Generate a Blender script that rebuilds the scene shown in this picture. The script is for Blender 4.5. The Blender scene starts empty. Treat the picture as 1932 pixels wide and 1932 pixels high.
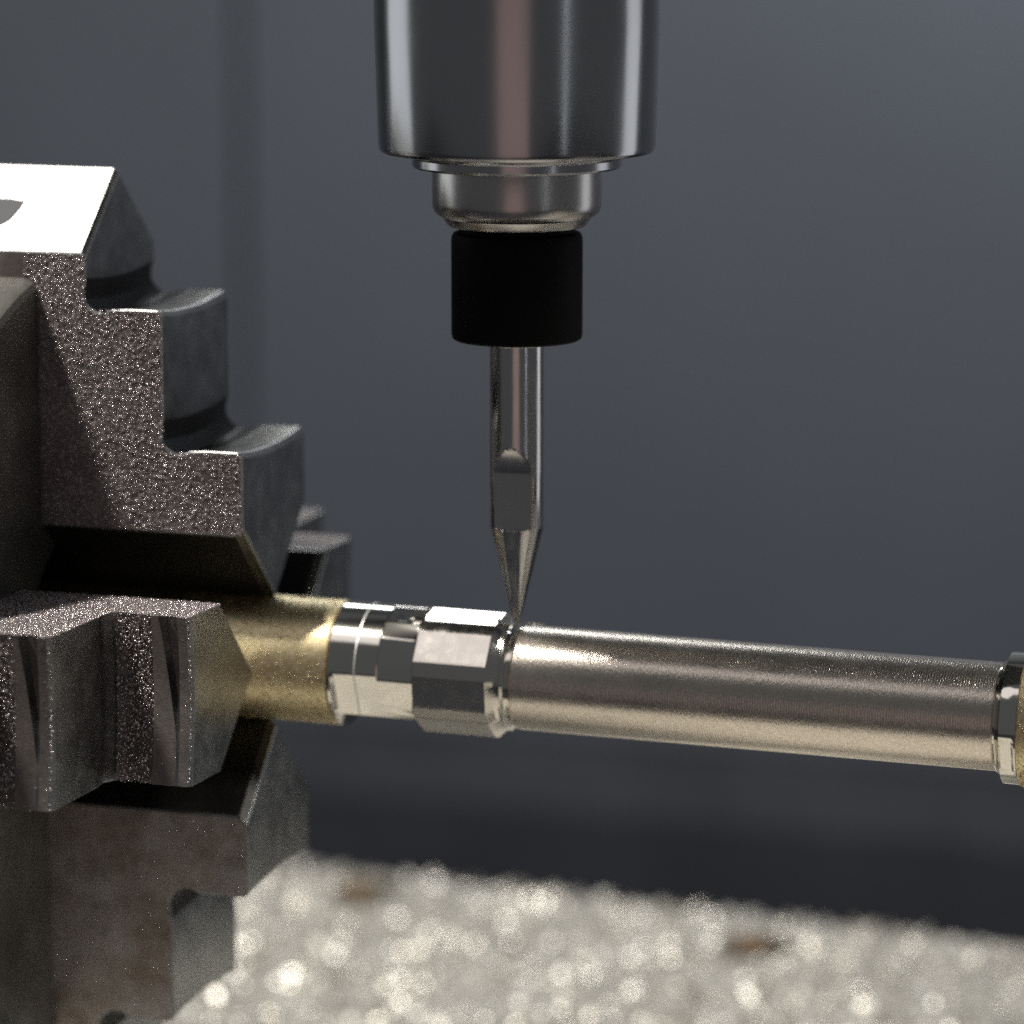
import bpy, bmesh, math, random
from mathutils import Vector, Matrix

# ------------------------------------------------------------------ scene, camera, light
S = 0.001                                    # everything below is written in millimetres
C = bpy.context.scene
COL = C.collection
PI = math.pi
R = math.radians
random.seed(7)

cam_d = bpy.data.cameras.new("camera")
cam = bpy.data.objects.new("camera", cam_d)
COL.objects.link(cam)
C.camera = cam
cam_d.sensor_width = 36.0
cam_d.lens = 36.0 * 6800.0 / 1932.0
cam.location = Vector((121.31, -385.97, 94.32)) * S
cam.rotation_euler = (R(90 - 10.5), 0, R(17.5))
cam_d.clip_start = 0.02
cam_d.clip_end = 20.0
cam_d.dof.use_dof = True
cam_d.dof.focus_distance = 0.398
cam_d.dof.aperture_fstop = 12.5
cam_d.dof.aperture_blades = 0

w = bpy.data.worlds.new("World")
C.world = w
w.use_nodes = True
bg = w.node_tree.nodes["Background"]
bg.inputs["Color"].default_value = (0.90, 0.94, 1.0, 1)
bg.inputs["Strength"].default_value = 0.075


def area(name, loc, target, sx, sy, power, col, shape='RECTANGLE', roll=0.0, spread=180):
    d = bpy.data.lights.new(name, 'AREA')
    d.shape = shape
    d.size = sx * S
    d.size_y = sy * S
    d.energy = power
    d.color = col
    d.spread = R(spread)
    o = bpy.data.objects.new(name, d)
    COL.objects.link(o)
    o.location = Vector(loc) * S
    v = (Vector(target) - Vector(loc))
    q = v.to_track_quat('-Z', 'Y')
    o.rotation_euler = (q.to_matrix() @ Matrix.Rotation(roll, 3, 'Z')).to_euler()
    return o


# the machine's work lamp: a small hard LED bar above left, slightly in front
area("work_lamp", (-225, -128, 464), (-5, 0, 20), 22, 50, 3.4, (1.0, 0.955, 0.88))
# soft fill added high on the right to brighten the table
area("high_right_fill", (250, -30, 370), (10, -20, 0), 60, 60, 0.95, (1.0, 0.97, 0.92))
# a soft lamp low at the back and a fill added to lighten the rear wall
area("rear_lamp", (-128, 318, 212), (-6, 0, 6), 80, 50, 0.11, (0.93, 0.97, 1.0))
area("wall_wash_fill", (36, 322, 150), (-10, 380, 70), 100, 40, 0.105, (0.88, 0.92, 1.0))
# strips and panels added for reflections in the metal and soft fill
area("left_strip_fill", (-430, 20, 20), (0, 0, 50), 210, 260, 0.14, (0.93, 0.97, 1.0))
area("right_strip_fill", (395, 265, 20), (0, 0, 50), 150, 260, 0.10, (0.93, 0.96, 1.0))
area("right_thin_strip", (417, -276, 60), (0, 0, 50), 14, 300, 0.018, (0.88, 0.94, 1.0))
area("front_fill", (-160, -225, 440), (0, 0, 0), 340, 190, 0.150, (1.0, 0.94, 0.95))  # added soft panel, lights the neck facets and the band on the tube
area("warm_fill", (140, -560, -70), (0, 0, 0), 260, 340, 0.062, (1.0, 0.64, 0.58))  # added panel standing in for a reddish reflection of someone behind the camera

C.view_settings.view_transform = 'Standard'
C.view_settings.look = 'None'
C.view_settings.exposure = 0.0
C.view_settings.gamma = 1.0
C.render.engine = 'CYCLES'
C.cycles.use_denoising = False
C.cycles.max_bounces = 8
C.cycles.caustics_reflective = False
C.cycles.sample_clamp_indirect = 2.5
C.cycles.blur_glossy = 0.6


# ------------------------------------------------------------------ materials
class NT:
    def __init__(self, name):
        self.m = bpy.data.materials.new(name)
        self.m.use_nodes = True
        self.t = self.m.node_tree
        self.p = self.t.nodes["Principled BSDF"]
        self.co = self.t.nodes.new("ShaderNodeTexCoord").outputs["Object"]

    def n(self, kind, **kw):
        x = self.t.nodes.new(kind)
        for k, v in kw.items():
            if k in x.inputs:
                x.inputs[k].default_value = v
            else:
                setattr(x, k, v)
        return x

    def l(self, a, b):
        self.t.links.new(a, b)

    def noise(self, mm, detail=3.0, rough=0.55, stretch=None):
        src = self.co
        if stretch:
            mp = self.n("ShaderNodeMapping")
            mp.inputs["Scale"].default_value = stretch
            self.l(src, mp.inputs["Vector"])
            src = mp.outputs["Vector"]
        x = self.n("ShaderNodeTexNoise")
        x.inputs["Scale"].default_value = 1.0 / (mm * S)
        x.inputs["Detail"].default_value = detail
        x.inputs["Roughness"].default_value = rough
        self.l(src, x.inputs["Vector"])
        return x.outputs["Fac"]

    def voronoi(self, mm, feature='F1', rnd=1.0):
        x = self.n("ShaderNodeTexVoronoi")
        x.feature = feature
        x.inputs["Scale"].default_value = 1.0 / (mm * S)
        x.inputs["Randomness"].default_value = rnd
        self.l(self.co, x.inputs["Vector"])
        return x

    def ramp(self, fac, stops):
        x = self.n("ShaderNodeValToRGB")
        e = x.color_ramp.elements
        while len(e) < len(stops):
            e.new(0.5)
        for i, (pos, c) in enumerate(stops):
            e[i].position = pos
            e[i].color = (c, c, c, 1) if isinstance(c, (int, float)) else (*c, 1)
        self.l(fac, x.inputs["Fac"])
        return x.outputs["Color"]

    def bump(self, h, dist_mm, strength=1.0, prev=None):
        x = self.n("ShaderNodeBump")
        x.inputs["Distance"].default_value = dist_mm * S
        x.inputs["Strength"].default_value = strength
        self.l(h, x.inputs["Height"])
        if prev:
            self.l(prev, x.inputs["Normal"])
        self.l(x.outputs["Normal"], self.p.inputs["Normal"])
        return x.outputs["Normal"]

    def set(self, **kw):
        for k, v in kw.items():
            i = self.p.inputs[k.replace('_', ' ')]
            if hasattr(v, 'links') or isinstance(v, bpy.types.NodeSocket):
                self.l(v, i)
            else:
                i.default_value = (*v, 1) if isinstance(v, tuple) else v
        return self.m


def m_jaw_grain():                    # hard black steel wet with coolant and fine dust: sparkles
    t = NT("jaw_grainy_steel")
    big = t.noise(9, 3)
    col = t.ramp(big, [(0.30, (0.17, 0.145, 0.13)), (0.55, (0.27, 0.235, 0.225)), (0.75, (0.33, 0.30, 0.27))])
    b = t.bump(t.noise(0.2, 3, 0.6), 0.08, 0.8)
    rr = t.ramp(t.noise(0.8, 2), [(0.3, 0.25), (0.7, 0.5)])
    return t.set(Base_Color=col, Metallic=0.6, Roughness=rr)


def m_grimy():
    t = NT("jaw_grimy_steel")
    big = t.noise(7, 5, 0.65)
    col = t.ramp(big, [(0.34, (0.34, 0.275, 0.225)), (0.47, (0.46, 0.41, 0.37)), (0.60, (0.53, 0.49, 0.465)), (0.72, (0.62, 0.60, 0.575))])
    t.bump(t.noise(0.25, 3, 0.6), 0.05, 0.7)
    rr = t.ramp(t.noise(2.2, 4), [(0.3, 0.34), (0.7, 0.58)])
    return t.set(Base_Color=col, Metallic=0.85, Roughness=rr)


def m_dust():
    t = NT("metal_dust")
    col = t.ramp(t.noise(0.28, 2), [(0.36, (0.11, 0.085, 0.08)), (0.46, (0.48, 0.40, 0.38)), (0.54, (0.68, 0.62, 0.68)), (0.64, (0.96, 0.92, 0.84))])
    return t.set(Base_Color=col, Metallic=0.65, Roughness=0.22)


def m_brassdust():
    t = NT("brass_dust")
    col = t.ramp(t.noise(0.5, 2), [(0.3, (0.50, 0.38, 0.17)), (0.7, (0.82, 0.70, 0.46))])
    return t.set(Base_Color=col, Metallic=0.9, Roughness=0.32)


def m_jaw_ground():
    t = NT("jaw_ground_steel")
    big = t.noise(6, 4)
    col = t.ramp(big, [(0.3, (0.30, 0.305, 0.30)), (0.7, (0.47, 0.47, 0.455))])
    b = t.bump(t.noise(0.25, 2, 0.5, (1, 8, 1)), 0.02, 0.4)
    rr = t.ramp(t.noise(3, 4), [(0.3, 0.27), (0.7, 0.38)])
    return t.set(Base_Color=col, Metallic=1.0, Roughness=rr)


def m_jaw_bright():
    t = NT("jaw_bare_steel")
    b = t.bump(t.noise(0.4, 3), 0.03, 0.5)
    col = t.ramp(t.noise(3, 4), [(0.35, (0.42, 0.42, 0.42)), (0.6, (0.58, 0.58, 0.57))])
    return t.set(Base_Color=col, Metallic=1.0, Roughness=0.42)


def m_chuck():
    t = NT("chuck_steel")
    col = t.ramp(t.noise(14, 5), [(0.3, (0.10, 0.095, 0.085)), (0.55, (0.22, 0.215, 0.20)), (0.75, (0.36, 0.35, 0.34))])
    t.bump(t.noise(0.5, 3), 0.05, 0.6)
    return t.set(Base_Color=col, Metallic=0.6, Roughness=0.45)


def m_brass():
    t = NT("blasted_brass")
    col = t.ramp(t.noise(0.5, 3), [(0.3, (0.66, 0.53, 0.29)), (0.55, (0.89, 0.76, 0.47)), (0.8, (0.96, 0.86, 0.62))])
    b = t.bump(t.noise(0.22, 3, 0.6), 0.035, 0.8)
    return t.set(Base_Color=col, Metallic=1.0, Roughness=0.42)


def m_polish():
    t = NT("polished_nickel_silver")
    t.bump(t.noise(0.5, 2, 0.5, (0.3, 1, 1)), 0.008, 0.4)
    return t.set(Base_Color=(0.86, 0.825, 0.745), Metallic=1.0, Roughness=0.09)


def m_milled():
    t = NT("milled_nickel_silver")
    t.bump(t.noise(0.14, 3), 0.014, 0.8)
    rr = t.ramp(t.noise(1.5, 3), [(0.3, 0.07), (0.7, 0.15)])
    return t.set(Base_Color=(0.86, 0.81, 0.72), Metallic=1.0, Roughness=rr)


def m_tube():
    t = NT("turned_tube_metal")
    wv = t.n("ShaderNodeTexWave")
    wv.wave_type = 'BANDS'
    wv.bands_direction = 'X'
    wv.inputs["Scale"].default_value = 1.0 / (0.30 * S) / 6.2832 * 2.0
    wv.inputs["Distortion"].default_value = 5.0
    wv.inputs["Detail"].default_value = 2.0
    wv.inputs["Detail Scale"].default_value = 2.0
    t.l(t.co, wv.inputs["Vector"])
    b = t.bump(wv.outputs["Fac"], 0.012, 0.6)
    t.bump(t.noise(0.2, 2, 0.5, (2.2, 0.5, 0.5)), 0.04, 0.7, b)
    col = t.ramp(t.noise(0.35, 3), [(0.3, (0.74, 0.66, 0.56)), (0.7, (0.93, 0.85, 0.735))])
    return t.set(Base_Color=col, Metallic=1.0, Roughness=t.ramp(t.noise(5, 4), [(0.3, 0.23), (0.7, 0.29)]))


def m_spindle():
    t = NT("spindle_steel")
    t.bump(t.noise(0.4, 3, 0.5, (0.25, 0.25, 4)), 0.006, 0.4)
    rr = t.ramp(t.noise(4, 3, 0.5, (1, 1, 0.2)), [(0.3, 0.15), (0.7, 0.23)])
    return t.set(Base_Color=(0.50, 0.50, 0.51), Metallic=1.0, Roughness=rr)


def m_nut():
    t = NT("collet_nut_steel")
    t.bump(t.noise(0.5, 3), 0.02, 0.4)
    return t.set(Base_Color=(0.58, 0.56, 0.54), Metallic=1.0, Roughness=0.27)


def m_black():
    t = NT("black_plastic")
    t.bump(t.noise(0.6, 3), 0.02, 0.4)
    t.p.inputs["Specular IOR Level"].default_value = 0.12
    return t.set(Base_Color=(0.0025, 0.0028, 0.0028), Roughness=0.6)


def m_carbide():
    t = NT("carbide_bit_steel")
    t.bump(t.noise(0.12, 2, 0.5, (1, 1, 0.04)), 0.008, 0.6)
    rr = t.ramp(t.noise(1.0, 3, 0.5, (1, 1, 0.3)), [(0.3, 0.12), (0.7, 0.24)])
    return t.set(Base_Color=(0.64, 0.62, 0.60), Metallic=1.0, Roughness=rr)


def m_table():
    t = NT("chip_covered_table")
    col = t.ramp(t.noise(2.5, 5, 0.7), [(0.25, (0.34, 0.32, 0.28)), (0.5, (0.51, 0.49, 0.44)), (0.75, (0.65, 0.63, 0.585))])
    b = t.bump(t.voronoi(1.3).outputs["Distance"], 0.8, 0.8)
    t.bump(t.noise(0.8, 3), 0.4, 0.7, b)
    return t.set(Base_Color=col, Metallic=0.25, Roughness=0.5)


def m_chip():
    t = NT("bright_metal_chip")
    oi = t.n("ShaderNodeTexNoise")
    oi.inputs["Scale"].default_value = 1 / (3 * S)
    t.l(t.co, oi.inputs["Vector"])
    col = t.ramp(oi.outputs["Fac"], [(0.3, (0.60, 0.56, 0.48)), (0.6, (0.78, 0.765, 0.72))])
    return t.set(Base_Color=col, Metallic=0.6, Roughness=0.38)


def m_plain(name, c, rough, mm=20, var=0.15, metal=0.0, bump=0.0):
    t = NT(name)
    lo = tuple(x * (1 - var) for x in c)
    hi = tuple(x * (1 + var) for x in c)
    col = t.ramp(t.noise(mm, 4), [(0.3, lo), (0.7, hi)])
    if bump:
        t.bump(t.noise(mm * 0.1, 3), bump, 0.5)
    return t.set(Base_Color=col, Roughness=rough, Metallic=metal)


M = dict(grimy=m_grimy(), grain=m_jaw_grain(), ground=m_jaw_ground(), bright=m_jaw_bright(), chuck=m_chuck(), brass=m_brass(),
         polish=m_polish(), milled=m_milled(), tube=m_tube(), spindle=m_spindle(), nut=m_nut(), black=m_black(),
         carbide=m_carbide(), table=m_table(), chip=m_chip(), dust=m_dust(), brassdust=m_brassdust(), shade_steel=m_plain("shade_dark_steel", (0.05, 0.047, 0.043), 0.45, 5, 0.3, 0.6, 0.02),  # last entry: steel coloured dark to stand for shade on the jaws
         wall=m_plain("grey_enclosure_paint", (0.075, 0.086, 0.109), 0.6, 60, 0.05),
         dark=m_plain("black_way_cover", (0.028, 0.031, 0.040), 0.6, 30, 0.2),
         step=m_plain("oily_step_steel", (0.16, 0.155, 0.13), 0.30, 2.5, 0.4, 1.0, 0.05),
         scribe=m_plain("scribed_bright_metal", (0.92, 0.90, 0.85), 0.42, 2, 0.05, 0.7, 0.03),
         mid_dark=m_plain("mid_dark_grey", (0.055, 0.061, 0.075), 0.6, 30, 0.2),
         rust=m_plain("rusty_bolt", (0.21, 0.135, 0.08), 0.6, 1.5, 0.4, 0.3),
         recess=m_plain("oily_dark_steel", (0.10, 0.085, 0.06), 0.5, 2, 0.3, 0.5))


# ------------------------------------------------------------------ builders
def wloc(o):
    v = Vector((0, 0, 0))
    while o is not None:
        v = v + o.location
        o = o.parent
    return v


def obj(name, bm, mats, parent=None, sharp=28, recalc=True, origin=None):
    """bm in millimetres, world coordinates -> ONE linked mesh object"""
    if recalc:
        bmesh.ops.recalc_face_normals(bm, faces=bm.faces)
    bm.normal_update()
    for f in bm.faces:
        f.smooth = True
    for e in bm.edges:
        if len(e.link_faces) == 2 and e.calc_face_angle(0) > R(sharp):
            e.smooth = False
    base = (wloc(parent) if parent.name != "metal_rod" else Vector((-20, 0, 0)) * S) if parent else (Vector(origin) * S if origin else Vector((0, 0, 0)))
    for v in bm.verts:
        v.co = v.co * S - base
    me = bpy.data.meshes.new(name)
    bm.to_mesh(me)
    bm.free()
    for m in (mats if isinstance(mats, (list, tuple)) else [mats]):
        me.materials.append(m)
    o = bpy.data.objects.new(name, me)
    COL.objects.link(o)
    if parent:
        o.parent = parent
    elif origin:
        o.location = base
    return o


def tag(o, label=None, cat=None, group=None, kind=None):
    if label:
        o["label"] = label
    if cat:
        o["category"] = cat
    if group:
        o["group"] = group
    if kind:
        o["kind"] = kind
    return o


def thing(name, loc, label, cat, group=None):
    o = bpy.data.objects.new(name, None)
    o.empty_display_size = 0.005
    COL.objects.link(o)
    o.location = Vector(loc) * S
    return tag(o, label, cat, group)


def lathe_z(prof, n=128, cx=0.0, cy=0.0, bm=None, cap=True, mat=0):
    """prof: list of (r, z) top to bottom, revolved about a vertical axis"""
    bm = bm or bmesh.new()
    rings = []
    for r, z in prof:
        rings.append([bm.verts.new((cx + r * math.cos(2 * PI * k / n), cy + r * math.sin(2 * PI * k / n), z)) for k in range(n)])
    for a, b in zip(rings, rings[1:]):
        for k in range(n):
            bm.faces.new((a[k], a[(k + 1) % n], b[(k + 1) % n], b[k])).material_index = mat
    if cap:
        bm.faces.new(rings[0]).material_index = mat
        bm.faces.new(list(reversed(rings[-1]))).material_index = mat
    return bm


def loft_x(stations, thetas, bm=None, cap=True):
    """stations: list of (X, rfunc(theta), mat). theta 0 is up, 90 deg is toward the camera side (-y)"""
    bm = bm or bmesh.new()
    n = len(thetas)
    rings = []
    for X, rf, _ in stations:
        ring = []
        for th in thetas:
            r = rf(th)
            ring.append(bm.verts.new((X, -r * math.sin(th), r * math.cos(th))))
        rings.append(ring)
    for i in range(len(rings) - 1):
        for k in range(n):
            f = bm.faces.new((rings[i][k], rings[i][(k + 1) % n], rings[i + 1][(k + 1) % n], rings[i + 1][k]))
            f.material_index = stations[i][2]
    if cap:
        bm.faces.new(rings[0]).material_index = stations[0][2]
        bm.faces.new(list(reversed(rings[-1]))).material_index = stations[-1][2]
    return bm


def box(bm, x0, x1, y0, y1, z0, z1, mat=0):
    vs = [bm.verts.new((x, y, z)) for x in (x0, x1) for y in (y0, y1) for z in (z0, z1)]
    for q in ((0, 1, 3, 2), (4, 6, 7, 5), (0, 4, 5, 1), (2, 3, 7, 6), (0, 2, 6, 4), (1, 5, 7, 3)):
        bm.faces.new([vs[i] for i in q]).material_index = mat
    return bm


# ------------------------------------------------------------------ setting
TZ = -75.0
TROT = Matrix.Rotation(R(-3.6), 3, 'Z')
bm = bmesh.new()
box(bm, -320, 320, -90, 157, TZ - 28, TZ)
bmesh.ops.bevel(bm, geom=[e for e in bm.edges], offset=1.2, segments=2, affect='EDGES')
for v in bm.verts:
    v.co = TROT @ v.co
tab = obj("machine_table", bm, M['table'])
tag(tab, "pale chip covered machine table below the rod", kind='structure')

bm = bmesh.new()
box(bm, -900, 900, -600, 640, -190, -180)
tag(obj("machine_floor", bm, M['dark']), "dark floor of the machine below the table", kind='structure')

wall = bpy.data.objects.new("back_wall", None)
COL.objects.link(wall)
wall.location = Vector((0, 380, 0)) * S
tag(wall, "dark grey painted machine wall out of focus behind the spindle", kind='structure')
bm = bmesh.new()
box(bm, -900, -185.6, 379, 390, -106, 620)
obj("wall_panel", bm, M['wall'], wall)
bm = bmesh.new()
box(bm, -184, 900, 380, 392, -106, 620)
obj("wall_panel", bm, M['wall'], wall)
bm = bmesh.new()
box(bm, -190, -181, 392.5, 400, -106, 620)
obj("wall_seam", bm, M['mid_dark'], wall)
bm = bmesh.new()
box(bm, -900, 900, 381, 393, -124, -106.3)
obj("lower_wall_band", bm, M['mid_dark'], wall)  # mid-dark band grading the wall into the dark panel below
bm = bmesh.new()
for z0, z1, y0, y1 in ((-124.3, -150, 381.5, 381.5), (-150, -200, 381.5, 370)):
    bm.faces.new([bm.verts.new(p) for p in ((-900, y0, z0), (900, y0, z0), (900, y1, z1), (-900, y1, z1))])
obj("way_cover", bm, M['dark'], wall, recalc=False)

# metal chips lying on the table: nobody could count them
bolts = ((-72.5, 149.0), (-4.5, 140.0))
bm = bmesh.new()
for i in range(24000):
    y = random.uniform(-89, 155.5)
    x = random.uniform(-160, 130)
    if y < 50 and random.random() < 0.6:
        continue
    if any(((TROT @ Vector((x, y, 0))).xy - Vector((bx, by))).length_squared < 5.0 ** 2 for bx, by in bolts):
        continue
    s = random.choice((0.3, 0.35, 0.45, 0.5, 0.6, 0.8))
    if random.random() < 0.02:
        s *= 1.7
    l = s * random.uniform(0.8, 1.9)
    rot = Matrix.Rotation(random.uniform(0, 2 * PI), 3, 'Z') @ Matrix.Identity(3) @ Matrix.Rotation(random.gauss(0, 0.45), 3, 'Y')
    rot = Matrix.Rotation(random.gauss(0.78, 0.3) if random.random() < 0.2 else random.gauss(0, 0.55), 3, 'X') @ rot
    c = TROT @ Vector((x, y, TZ + 0.25 + s * random.uniform(0.1, 0.7) + (random.uniform(0, 0.7) if y > 150 else 0)))
    bend = random.uniform(0.1, 0.5) * s
    top, bot = [], []
    for u, h in ((-l, -bend), (0, 0), (l, -bend)):
        for wv in (-s * 0.6, s * 0.6):
            top.append(bm.verts.new(c + rot @ Vector((u, wv, h))))
    bm.faces.new((top[0], top[1], top[3], top[2]))
    bm.faces.new((top[2], top[3], top[5], top[4]))
chips = obj("metal_chips", bm, M['chip'], recalc=False, sharp=60)
tag(chips, "fine bright metal chips scattered over the table", kind='stuff')

for (bx, by), lab in zip(bolts, ("rusty brown bolt in the chip covered table, nearer the chuck",
                                 "rusty brown bolt in the chip covered table, below the tube")):
    t = thing("table_bolt", (bx, by, TZ), lab, "bolt", "bolts sunk in the machine table")
    obj("washer", lathe_z([(3.0, TZ + 0.9), (5.4, TZ + 0.9), (5.9, TZ + 0.5), (5.9, TZ - 0.4)], 40, bx, by), M['recess'], t)
    obj("bolt_head", lathe_z([(1.3, TZ + 1.2), (1.4, TZ + 2.0), (2.6, TZ + 2.0), (2.9, TZ + 1.7), (2.9, TZ + 0.8)], 32, bx - 0.6, by - 1.2), M['rust'], t)

# ------------------------------------------------------------------ four-jaw chuck
FX = -54.4
chuck = thing("lathe_chuck", (FX, 0, 0), "dark steel chuck whose four stepped jaws grip the brass end of the rod", "chuck")
th = [2 * PI * k / 160 for k in range(160)]
cr = lambda r: (lambda t: r)
bm = loft_x([(-110, cr(44), 0), (-100, cr(46.4), 0), (FX - 1.4, cr(46.4), 0), (FX - 0.4, cr(45.9), 0), (FX, cr(45.2), 0),
             (FX, cr(30.0), 0), (FX, cr(15), 0), (FX - 6, cr(14.4), 0)], th)
obj("chuck_body", bm, M['chuck'], chuck)


def jaw_bm(groove):
    """side profile (X, r) swept over the width w; gabled at both radial ends"""
    W = [-10, -9.5, -7.5, -5, -2.5, 0, 2.5, 5, 7.5, 9.5, 10]
    E3, E2, E1 = -48.3, -39.0, -29.4
    bm = bmesh.new()
    sl = []
    fil = set()
    for wv in W:
        a = abs(wv)
        top = 57.4 - 0.90 * a                    # outer gable
        bot = 6.9 + 0.97 * a                      # wedge that grips the rod
        dip = 0.7 * (1 - (wv / 10) ** 2)         # steps slightly hollow across the width
        g = 0.0
        if groove:
            g = max(0.0, (wv + 4.5) / 14.5)       # groove tapering out towards the lower edge
        gw = 0.35 + 1.9 * g if groove else 0.35
        gd = 1.5 * min(1.0, g * 3)
        led = 0.55 if groove else 0.0
        p = [(-70, bot), (-70, top), (E3 - 0.6, top), (E3, top - 0.6)]
        for E, nxt, rs in ((E3, E2, 42.2), (E2, E1, 26.3)):
            rr = rs - dip
            fil.update(range(len(p), len(p) + 6))
            p += [(E, rr + 3.4), (E - 0.35, rr + 2.2), (E - 0.3, rr + 1.0), (E + 0.35, rr + 0.1 - led), (E + 1.3, rr - 0.5 - led), (E + 2.3, rr - 0.55 - led),
                  (E + 3.3, rr - 0.1 - led), (E + 4.6, rr - 0.05 - led), (E + 4.9, rr)]
            if groove:
                p += [(nxt - 1.6 - gw, rr), (nxt - 1.6 - gw * 0.8, rr - gd), (nxt - 1.6, rr - gd), (nxt - 1.58, rr)]
            p += [(nxt - 0.5, rr), (nxt, rr - 0.5)]
        p += [(E1, bot + 1.0), (E1 - 1.0, bot)]
        sl.append([bm.verts.new((X, wv, r)) for X, r in p])
        npf = len(p)
    for i in range(len(W) - 1):
        for k in range(npf):
            a, b = sl[i], sl[i + 1]
            k2 = (k + 1) % npf
            f = bm.faces.new((a[k], b[k], b[k2], a[k2]))
            x0, x1 = a[k].co.x, a[k2].co.x
            if k in (1,):
                f.material_index = 2             # bare outer chamfers
            elif k == npf - 1:
                f.material_index = 3             # wedge, coloured dark to stand for its shade
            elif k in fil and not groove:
                f.material_index = 3             # undercut corner, its shade put into the colour
            elif abs(x0 - x1) < 0.7 and k > 0:
                f.material_index = 1             # ground end faces
            else:
                f.material_index = 0 if groove else 4
    bm.faces.new(list(reversed(sl[0])))
    bm.faces.new(sl[-1])
    bmesh.ops.recalc_face_normals(bm, faces=bm.faces)
    bmesh.ops.triangulate(bm, faces=[f for f in bm.faces if len(f.verts) > 4])
    return bm


def add_bevel(o, width, seg=2, ang=41):
    b = o.modifiers.new("bevel", 'BEVEL')
    b.width = width * S
    b.segments = seg
    b.limit_method = 'ANGLE'
    b.angle_limit = R(ang)
    b.use_clamp_overlap = True
    b.harden_normals = True
    b.material = 2


jm = [M['grain'], M['ground'], M['bright'], M['shade_steel'], M['step']]
jaw = obj("jaw", jaw_bm(False), jm, chuck)
tag(jaw, "upper jaw with a white glaring bevel on its outer end")
fj = obj("jaw", jaw_bm(True), jm, chuck)
fj.rotation_euler.x = R(88.2)
fj.scale.y = 0.955
tag(fj, "jaw pointing toward the camera with grooved steps")
bj = obj("jaw", jaw_bm(False), [M['grimy'], M['ground'], M['ground'], M['shade_steel'], M['shade_steel']], chuck)
bj.rotation_euler.x = R(180)
tag(bj, "lower jaw below the rod, dull and grimy")
add_bevel(jaw, 0.26)
add_bevel(fj, 0.26)
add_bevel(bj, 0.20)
kj = jaw.copy()
COL.objects.link(kj)
kj.parent = chuck
kj.rotation_euler.x = R(270)
tag(kj, "rear jaw mostly hidden behind the upper jaw")



def grains(name, n, place, size, mat, parent, seed):
    """fine loose grains stuck to a wet surface: one tiny faceted flake each"""
    rnd = random.Random(seed)
    bm = bmesh.new()
    for _ in range(n):
        c = Vector(place(rnd))
        s = size * rnd.choice((0.35, 0.4, 0.5, 0.5, 0.6, 0.7, 0.9, 1.25))
        rot = Matrix.Rotation(rnd.uniform(0, 2 * PI), 3, Vector((rnd.gauss(0, 1), rnd.gauss(0, 1), rnd.gauss(0, 1))).normalized())
        sq = (s * rnd.uniform(0.6, 1.2), s * rnd.uniform(0.6, 1.2), s * rnd.uniform(0.5, 0.9))
        q = [bm.verts.new(c + rot @ Vector(d)) for d in ((sq[0], 0, 0), (0, sq[1], 0), (-sq[0], 0, 0), (0, -sq[1], 0), (0, 0, sq[2]), (0, 0, -sq[2]))]
        for k in range(4):
            bm.faces.new((q[k], q[(k + 1) % 4], q[4])).smooth = True
            bm.faces.new((q[(k + 1) % 4], q[k], q[5])).smooth = True
    for v in bm.verts:
        v.co = v.co * S
    me = bpy.data.meshes.new(name)
    bmesh.ops.recalc_face_normals(bm, faces=bm.faces)
    bm.to_mesh(me)
    bm.free()
    me.materials.append(mat)
    o = bpy.data.objects.new(name, me)
    COL.objects.link(o)
    o.parent = parent
    tag(o, kind='stuff')
    return o


def side_spot(sgn, rmin):
    def f(r):                                    # a point on the flat side of a jaw, jaw coordinates relative to the chuck face
        while True:
            x, z = r.uniform(-56, -29.6), r.uniform(rmin, 49)
            lim = 26.0 if x > -39 else (42.0 if x > -48.3 else 48.3)
            if z < lim and not (x < FX and math.hypot(z, 10) < 46):
                return (x - FX, sgn * 10.0, z)
    return f


def step_spot(r):                                # a point on the stepped face that looks away from the rod
    E, rs = (-39.0, 42.1) if r.random() < 0.4 else (-29.4, 26.2)
    if E < -30:
        E, x = -39.0, r.uniform(-48, -39.2)
    else:
        x = r.uniform(-38.6, -29.6)
    wv = r.uniform(-10, 10)
    e = -39.0 if x < -39 else -29.4
    if wv > -4.5 and e - 4.2 < x < e - 1.5:
        x = e - r.uniform(0.2, 1.4)
    return (x - FX, wv, rs - 0.7 * (1 - (wv / 10) ** 2) - (0.5 if r.random() < 0.3 else 0.02))


grains("metal_dust", 14000, side_spot(-1, 16.7), 0.17, M['dust'], jaw, 1)
grains("metal_dust", 13000, side_spot(1, 16.7), 0.16, M['dust'], fj, 2)
grains("metal_dust", 7000, step_spot, 0.17, M['dust'], fj, 3)
grains("metal_dust", 1500, side_spot(1, 16.7), 0.15, M['dust'], bj, 4)
grains("metal_dust", 1500, side_spot(1, 16.7), 0.15, M['dust'], kj, 5)

# a dark raised patch on the glaring outer bevel of the upper jaw
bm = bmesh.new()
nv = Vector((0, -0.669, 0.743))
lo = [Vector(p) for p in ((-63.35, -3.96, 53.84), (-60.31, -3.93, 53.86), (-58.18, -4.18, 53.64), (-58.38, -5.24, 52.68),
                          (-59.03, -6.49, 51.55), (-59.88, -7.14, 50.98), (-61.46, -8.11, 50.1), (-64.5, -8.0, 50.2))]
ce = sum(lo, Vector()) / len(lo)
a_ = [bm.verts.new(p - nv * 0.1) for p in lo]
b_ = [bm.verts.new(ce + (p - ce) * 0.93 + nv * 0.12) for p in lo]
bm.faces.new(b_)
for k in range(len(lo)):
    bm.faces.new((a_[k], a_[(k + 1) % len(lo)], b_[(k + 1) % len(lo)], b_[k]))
obj("dark_patch", bm, M['dark'], chuck)

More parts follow.
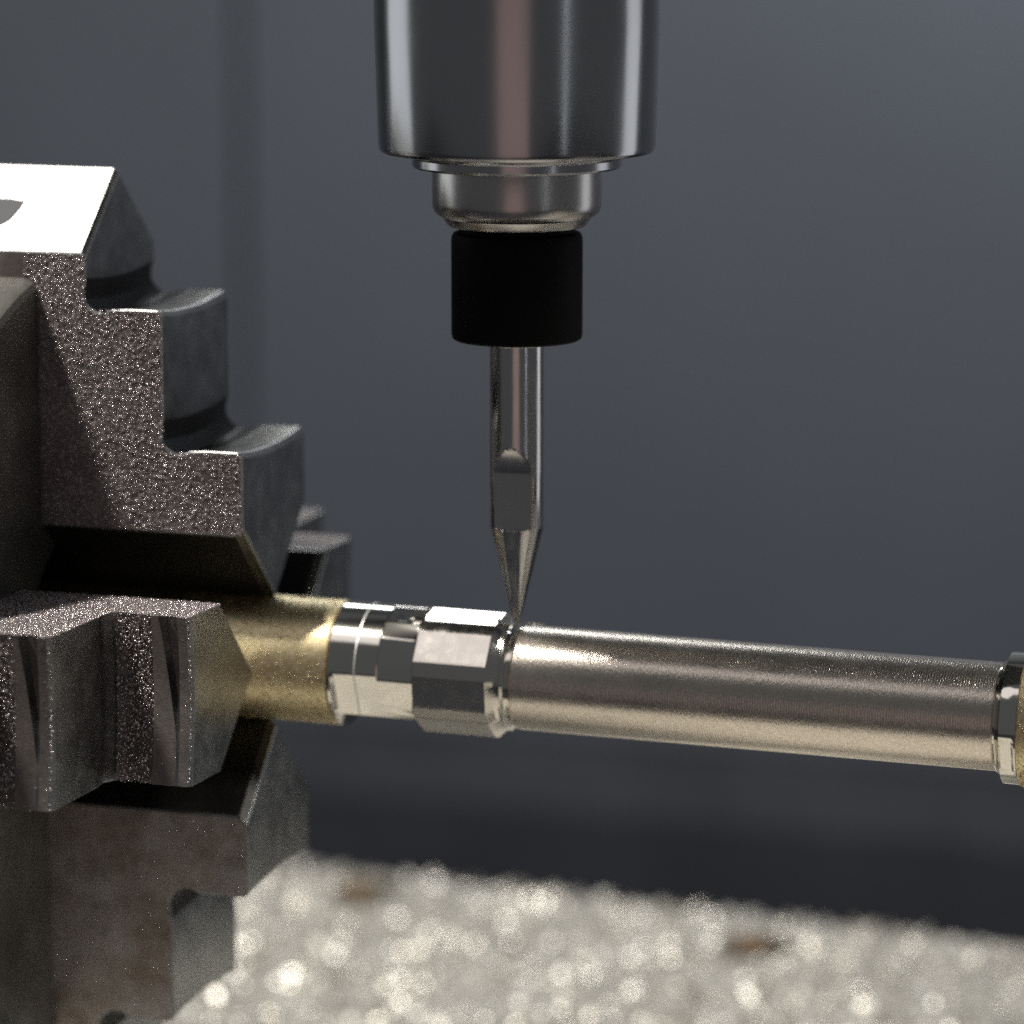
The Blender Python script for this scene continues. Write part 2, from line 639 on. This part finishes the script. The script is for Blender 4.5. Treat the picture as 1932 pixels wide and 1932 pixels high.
# ------------------------------------------------------------------ the rod being machined
rod = thing("metal_rod", (-20, 0, 0.33), "brass rod turned to a silver tube with a polished faceted neck", "metal rod")
obj("brass_end", loft_x([(-72, cr(7.3), 0), (-21.3, cr(7.3), 0), (-20.75, cr(7.2), 0), (-20.6, cr(6.9), 0)], th), M['brass'], rod)


def brass_spot(x0, x1, rr):
    def f(r):
        t = r.uniform(R(-40), R(180))
        return (r.uniform(x0, x1) + 20, -rr * math.sin(t), rr * math.cos(t))
    return f


grains("brass_dust", 2600, brass_spot(-40, -21.3, 7.3), 0.13, M['brassdust'], rod, 6)
grains("brass_dust", 2200, brass_spot(59.3, 66, 7.5), 0.13, M['brassdust'], rod, 8)

OV = [R(32 + 45 * k) for k in range(8)]           # octagon corners


def facet(t, tf, d):
    c = math.cos(t - tf)
    return d / c if c > 0.05 else 1e9


def octr(Rc):
    ap = Rc * math.cos(PI / 8)
    def f(t):
        return min(facet(t, R(54.5 + 45 * k), ap) for k in range(8))
    return f


def mixr(f, g, k):
    return lambda t: f(t) * (1 - k) + g(t) * k


tho = []
for k in range(8):
    for j in range(8):
        tho.append(OV[k] + R(45) * j / 8)
tho = sorted(t % (2 * PI) for t in tho)


def cut(f):                                       # lower front pad and flat underside
    return lambda t: min(f(t), facet(t, R(112), 6.55), facet(t, R(180), 4.9))


def flats(rc, tfs):
    return lambda t: min([rc] + [facet(t, R(tf), d) for tf, d in tfs])


thf = [2 * PI * k / 240 for k in range(240)]
A = cr(7.25)
Ac = cut(cr(7.25))
obj("polished_band", loft_x([(-20.6, cr(6.7), 0), (-20.45, A, 0), (-20.1, A, 0), (-19.7, Ac, 0), (-14.5, Ac, 0)], thf), M['polish'], rod)
sl_ = lambda t: Ac(t) + 0.035
sl0 = lambda t: Ac(t) - 0.05
obj("scribed_line", loft_x([(-17.27, sl0, 0), (-17.24, sl_, 0), (-17.08, sl_, 0), (-17.05, sl0, 0)], thf, cap=False), M['scribe'], rod)
Bf = cut(flats(7.25, [(63, 6.95), (88, 7.0), (18, 7.0), (-27, 7.0), (41, 7.05)]))
obj("flatted_band", loft_x([(-14.5, Bf, 0), (-10.6, Bf, 0), (-10.25, mixr(Bf, octr(7.4), 0.3), 0)], thf), M['polish'], rod)
O0 = octr(7.5)
O1 = lambda t: min(O0(t), 7.2)
obj("octagon_neck", loft_x([(-10.25, mixr(O1, cr(6.6), 0.2), 0), (-10.15, O1, 0), (-1.5, O1, 0), (-0.7, mixr(O1, cr(6.2), 0.8), 0), (-0.2, cr(6.1), 0)], thf), M['milled'], rod, sharp=12)
obj("neck_groove", loft_x([(-0.3, cr(6.15), 0), (0.0, cr(6.3), 0), (0.25, cr(6.05), 0), (0.45, cr(5.75), 0), (0.75, cr(5.75), 0), (0.95, cr(6.0), 0), (1.05, cr(6.0), 0)], th), M['polish'], rod)
obj("silver_tube", loft_x([(1.0, cr(5.85), 0), (1.25, cr(6.05), 0), (20, cr(6.05), 0), (40, cr(6.05), 0), (56.2, cr(6.05), 0), (56.35, cr(5.9), 0)], th), M['tube'], rod)
obj("tube_lip", loft_x([(56.3, cr(5.8), 0), (56.4, cr(6.2), 0), (56.6, cr(6.3), 0), (56.75, cr(6.2), 0), (56.85, cr(5.9), 0), (57.05, cr(5.9), 0)], th), M['polish'], rod)
Rc = flats(7.35, [(114, 6.9)])
obj("end_collar", loft_x([(57.0, cr(6.6), 0), (57.25, mixr(cr(7.3), Rc, 0.5), 0), (57.4, Rc, 0), (58.6, Rc, 0), (58.9, cr(7.35), 0), (59.1, cr(7.35), 0)], thf), M['polish'], rod)
obj("brass_end", loft_x([(59.1, cr(7.3), 0), (59.25, cr(7.5), 0), (95, cr(7.5), 0)], th), M['brass'], rod)

# a curl of swarf and a few burrs left on the faceted neck
bm = bmesh.new()
def strip(pts, wv, hv):
    prev = None
    for p in pts:
        p = Vector(p)
        q = [bm.verts.new(p + Vector(d)) for d in ((-wv, 0, 0), (wv, 0, 0), (wv, 0, hv), (-wv, 0, hv))]
        if prev:
            for k in range(4):
                bm.faces.new((prev[k], prev[(k + 1) % 4], q[(k + 1) % 4], q[k]))
        else:
            bm.faces.new(q)
        prev = q
    bm.faces.new(list(reversed(prev)))
strip([(-11.2 + 0.25 * math.sin(k), -2.6 + 0.45 * k, 6.75 + 0.25 * math.sin(k * 1.9)) for k in range(7)], 0.75, 0.28)
strip([(-12.6 - 0.2 * k, -3.4 + 0.35 * k, 6.2 + 0.12 * k) for k in range(4)], 0.5, 0.22)
strip([(-10.9, -3.9, 5.7), (-10.7, -3.5, 6.2), (-10.9, -3.0, 6.5)], 0.4, 0.2)
for k in range(26):                               # crumbs thrown up round the cutter
    a = random.uniform(-0.6, 1.0)
    X = 0.4 + random.gauss(0, 1.1)
    r_ = 6.25 if X > -0.4 else 6.9
    p0 = Vector((X, -r_ * math.sin(a), r_ * math.cos(a)))
    d0 = Vector((random.uniform(-0.35, 0.35), random.uniform(-0.3, 0.3), random.uniform(0.0, 0.35)))
    strip([p0, p0 + d0 * 0.6, p0 + d0], random.uniform(0.05, 0.16), 0.08)
obj("swarf_curl", bm, M['polish'], rod)

rod.rotation_euler.y = R(0.65)                    # the free end sags a touch

# ------------------------------------------------------------------ spindle and engraving bit
sp = thing("milling_spindle", (0.2, 0, 60), "bright steel spindle with a stepped nose and collet nut, hanging over the rod", "spindle")
cx = 0.2
obj("spindle_housing", lathe_z([(16.0, 110), (15.95, 75), (15.55, 61.3), (15.45, 60.8), (15.2, 60.5), (14.9, 60.4), (12.4, 60.4)], 160, cx), M['spindle'], sp, sharp=24)
obj("nose_ring", lathe_z([(12.6, 60.8), (12.6, 60.4), (11.9, 59.85), (11.8, 59.75), (11.8, 58.95), (11.55, 58.7), (11.0, 58.6), (9.3, 58.55)], 160, cx), M['spindle'], sp, sharp=20)
obj("collet_nut", lathe_z([(9.45, 58.8), (9.55, 58.4), (9.55, 54.9), (9.5, 54.3), (9.3, 53.75), (8.85, 53.35), (8.4, 53.1), (7.85, 52.3), (7.6, 52.1), (6.7, 52.1)], 128, cx), M['nut'], sp, sharp=18)

obj("motor_shade_block", lathe_z([(56, 260), (57, 250), (57, 108), (56, 104), (53, 101.5), (18, 101), (15.9, 101)], 96, cx), M['wall'], sp)  # unseen motor body, made wide to keep the work lamp off the tube

bit = thing("engraving_bit", (0.2, 0, 6.3), "slim pointed engraving bit with a black collar, its tip on the neck of the rod", "cutting bit")
obj("depth_collar", lathe_z([(6.5, 52.1), (6.5, 51.5), (6.9, 51.45), (7.2, 51.3), (7.38, 50.9), (7.42, 50.4), (7.42, 39.9), (7.32, 39.45), (7.05, 39.25), (3.4, 39.2)], 128, cx), M['black'], bit)
obj("flange", lathe_z([(4.2, 39.25), (4.2, 38.95), (4.0, 38.75), (3.2, 38.75)], 96, cx), M['nut'], bit)


def bit_bm(levels, n=160):
    """levels: (z, r, d_flat, d_side). the front flat faces the camera side, the second one is ground to the right"""
    bm = bmesh.new()
    A0, A1 = R(-90 + 4), R(-90 + 86)
    rings = []
    for z, r, d, d2 in levels:
        ring = []
        for k in range(n):
            t = 2 * PI * k / n
            rr = r
            c0, c1 = math.cos(t - A0), math.cos(t - A1)
            if c0 > 0.05:
                rr = min(rr, d / c0)
            if c1 > 0.05:
                rr = min(rr, d2 / c1)
            ring.append(bm.verts.new((cx + rr * math.cos(t), rr * math.sin(t), z)))
        rings.append(ring)
    for a, b in zip(rings, rings[1:]):
        for k in range(n):
            bm.faces.new((a[k], a[(k + 1) % n], b[(k + 1) % n], b[k]))
    bm.faces.new(rings[0])
    bm.faces.new(list(reversed(rings[-1])))
    return bm


obj("shank", bit_bm([(39, 3.08, 9, 9), (27.2, 3.08, 9, 9)]), M['carbide'], bit)
lv = []
for k in range(15):                               # the wheel's run-out above the flat
    u = k / 14
    lv.append((27.2 - 3.2 * u, 3.08, 3.1 - 0.9 * (1 - (1 - u) ** 1.6), 9))
lv += [(17.78, 3.06, 2.2, 3.0), (17.7, 3.04, 2.75, 2.95), (17.6, 3.02, 2.85, 2.9)]
for k in range(1, 9):
    f = k / 8
    lv.append((17.6 + (6.35 - 17.6) * f, 3.02 + (0.34 - 3.02) * f, 2.85 + (0.24 - 2.85) * f, 2.9 + (0.25 - 2.9) * f))
obj("cutting_tip", bit_bm(lv), M['carbide'], bit, sharp=14)
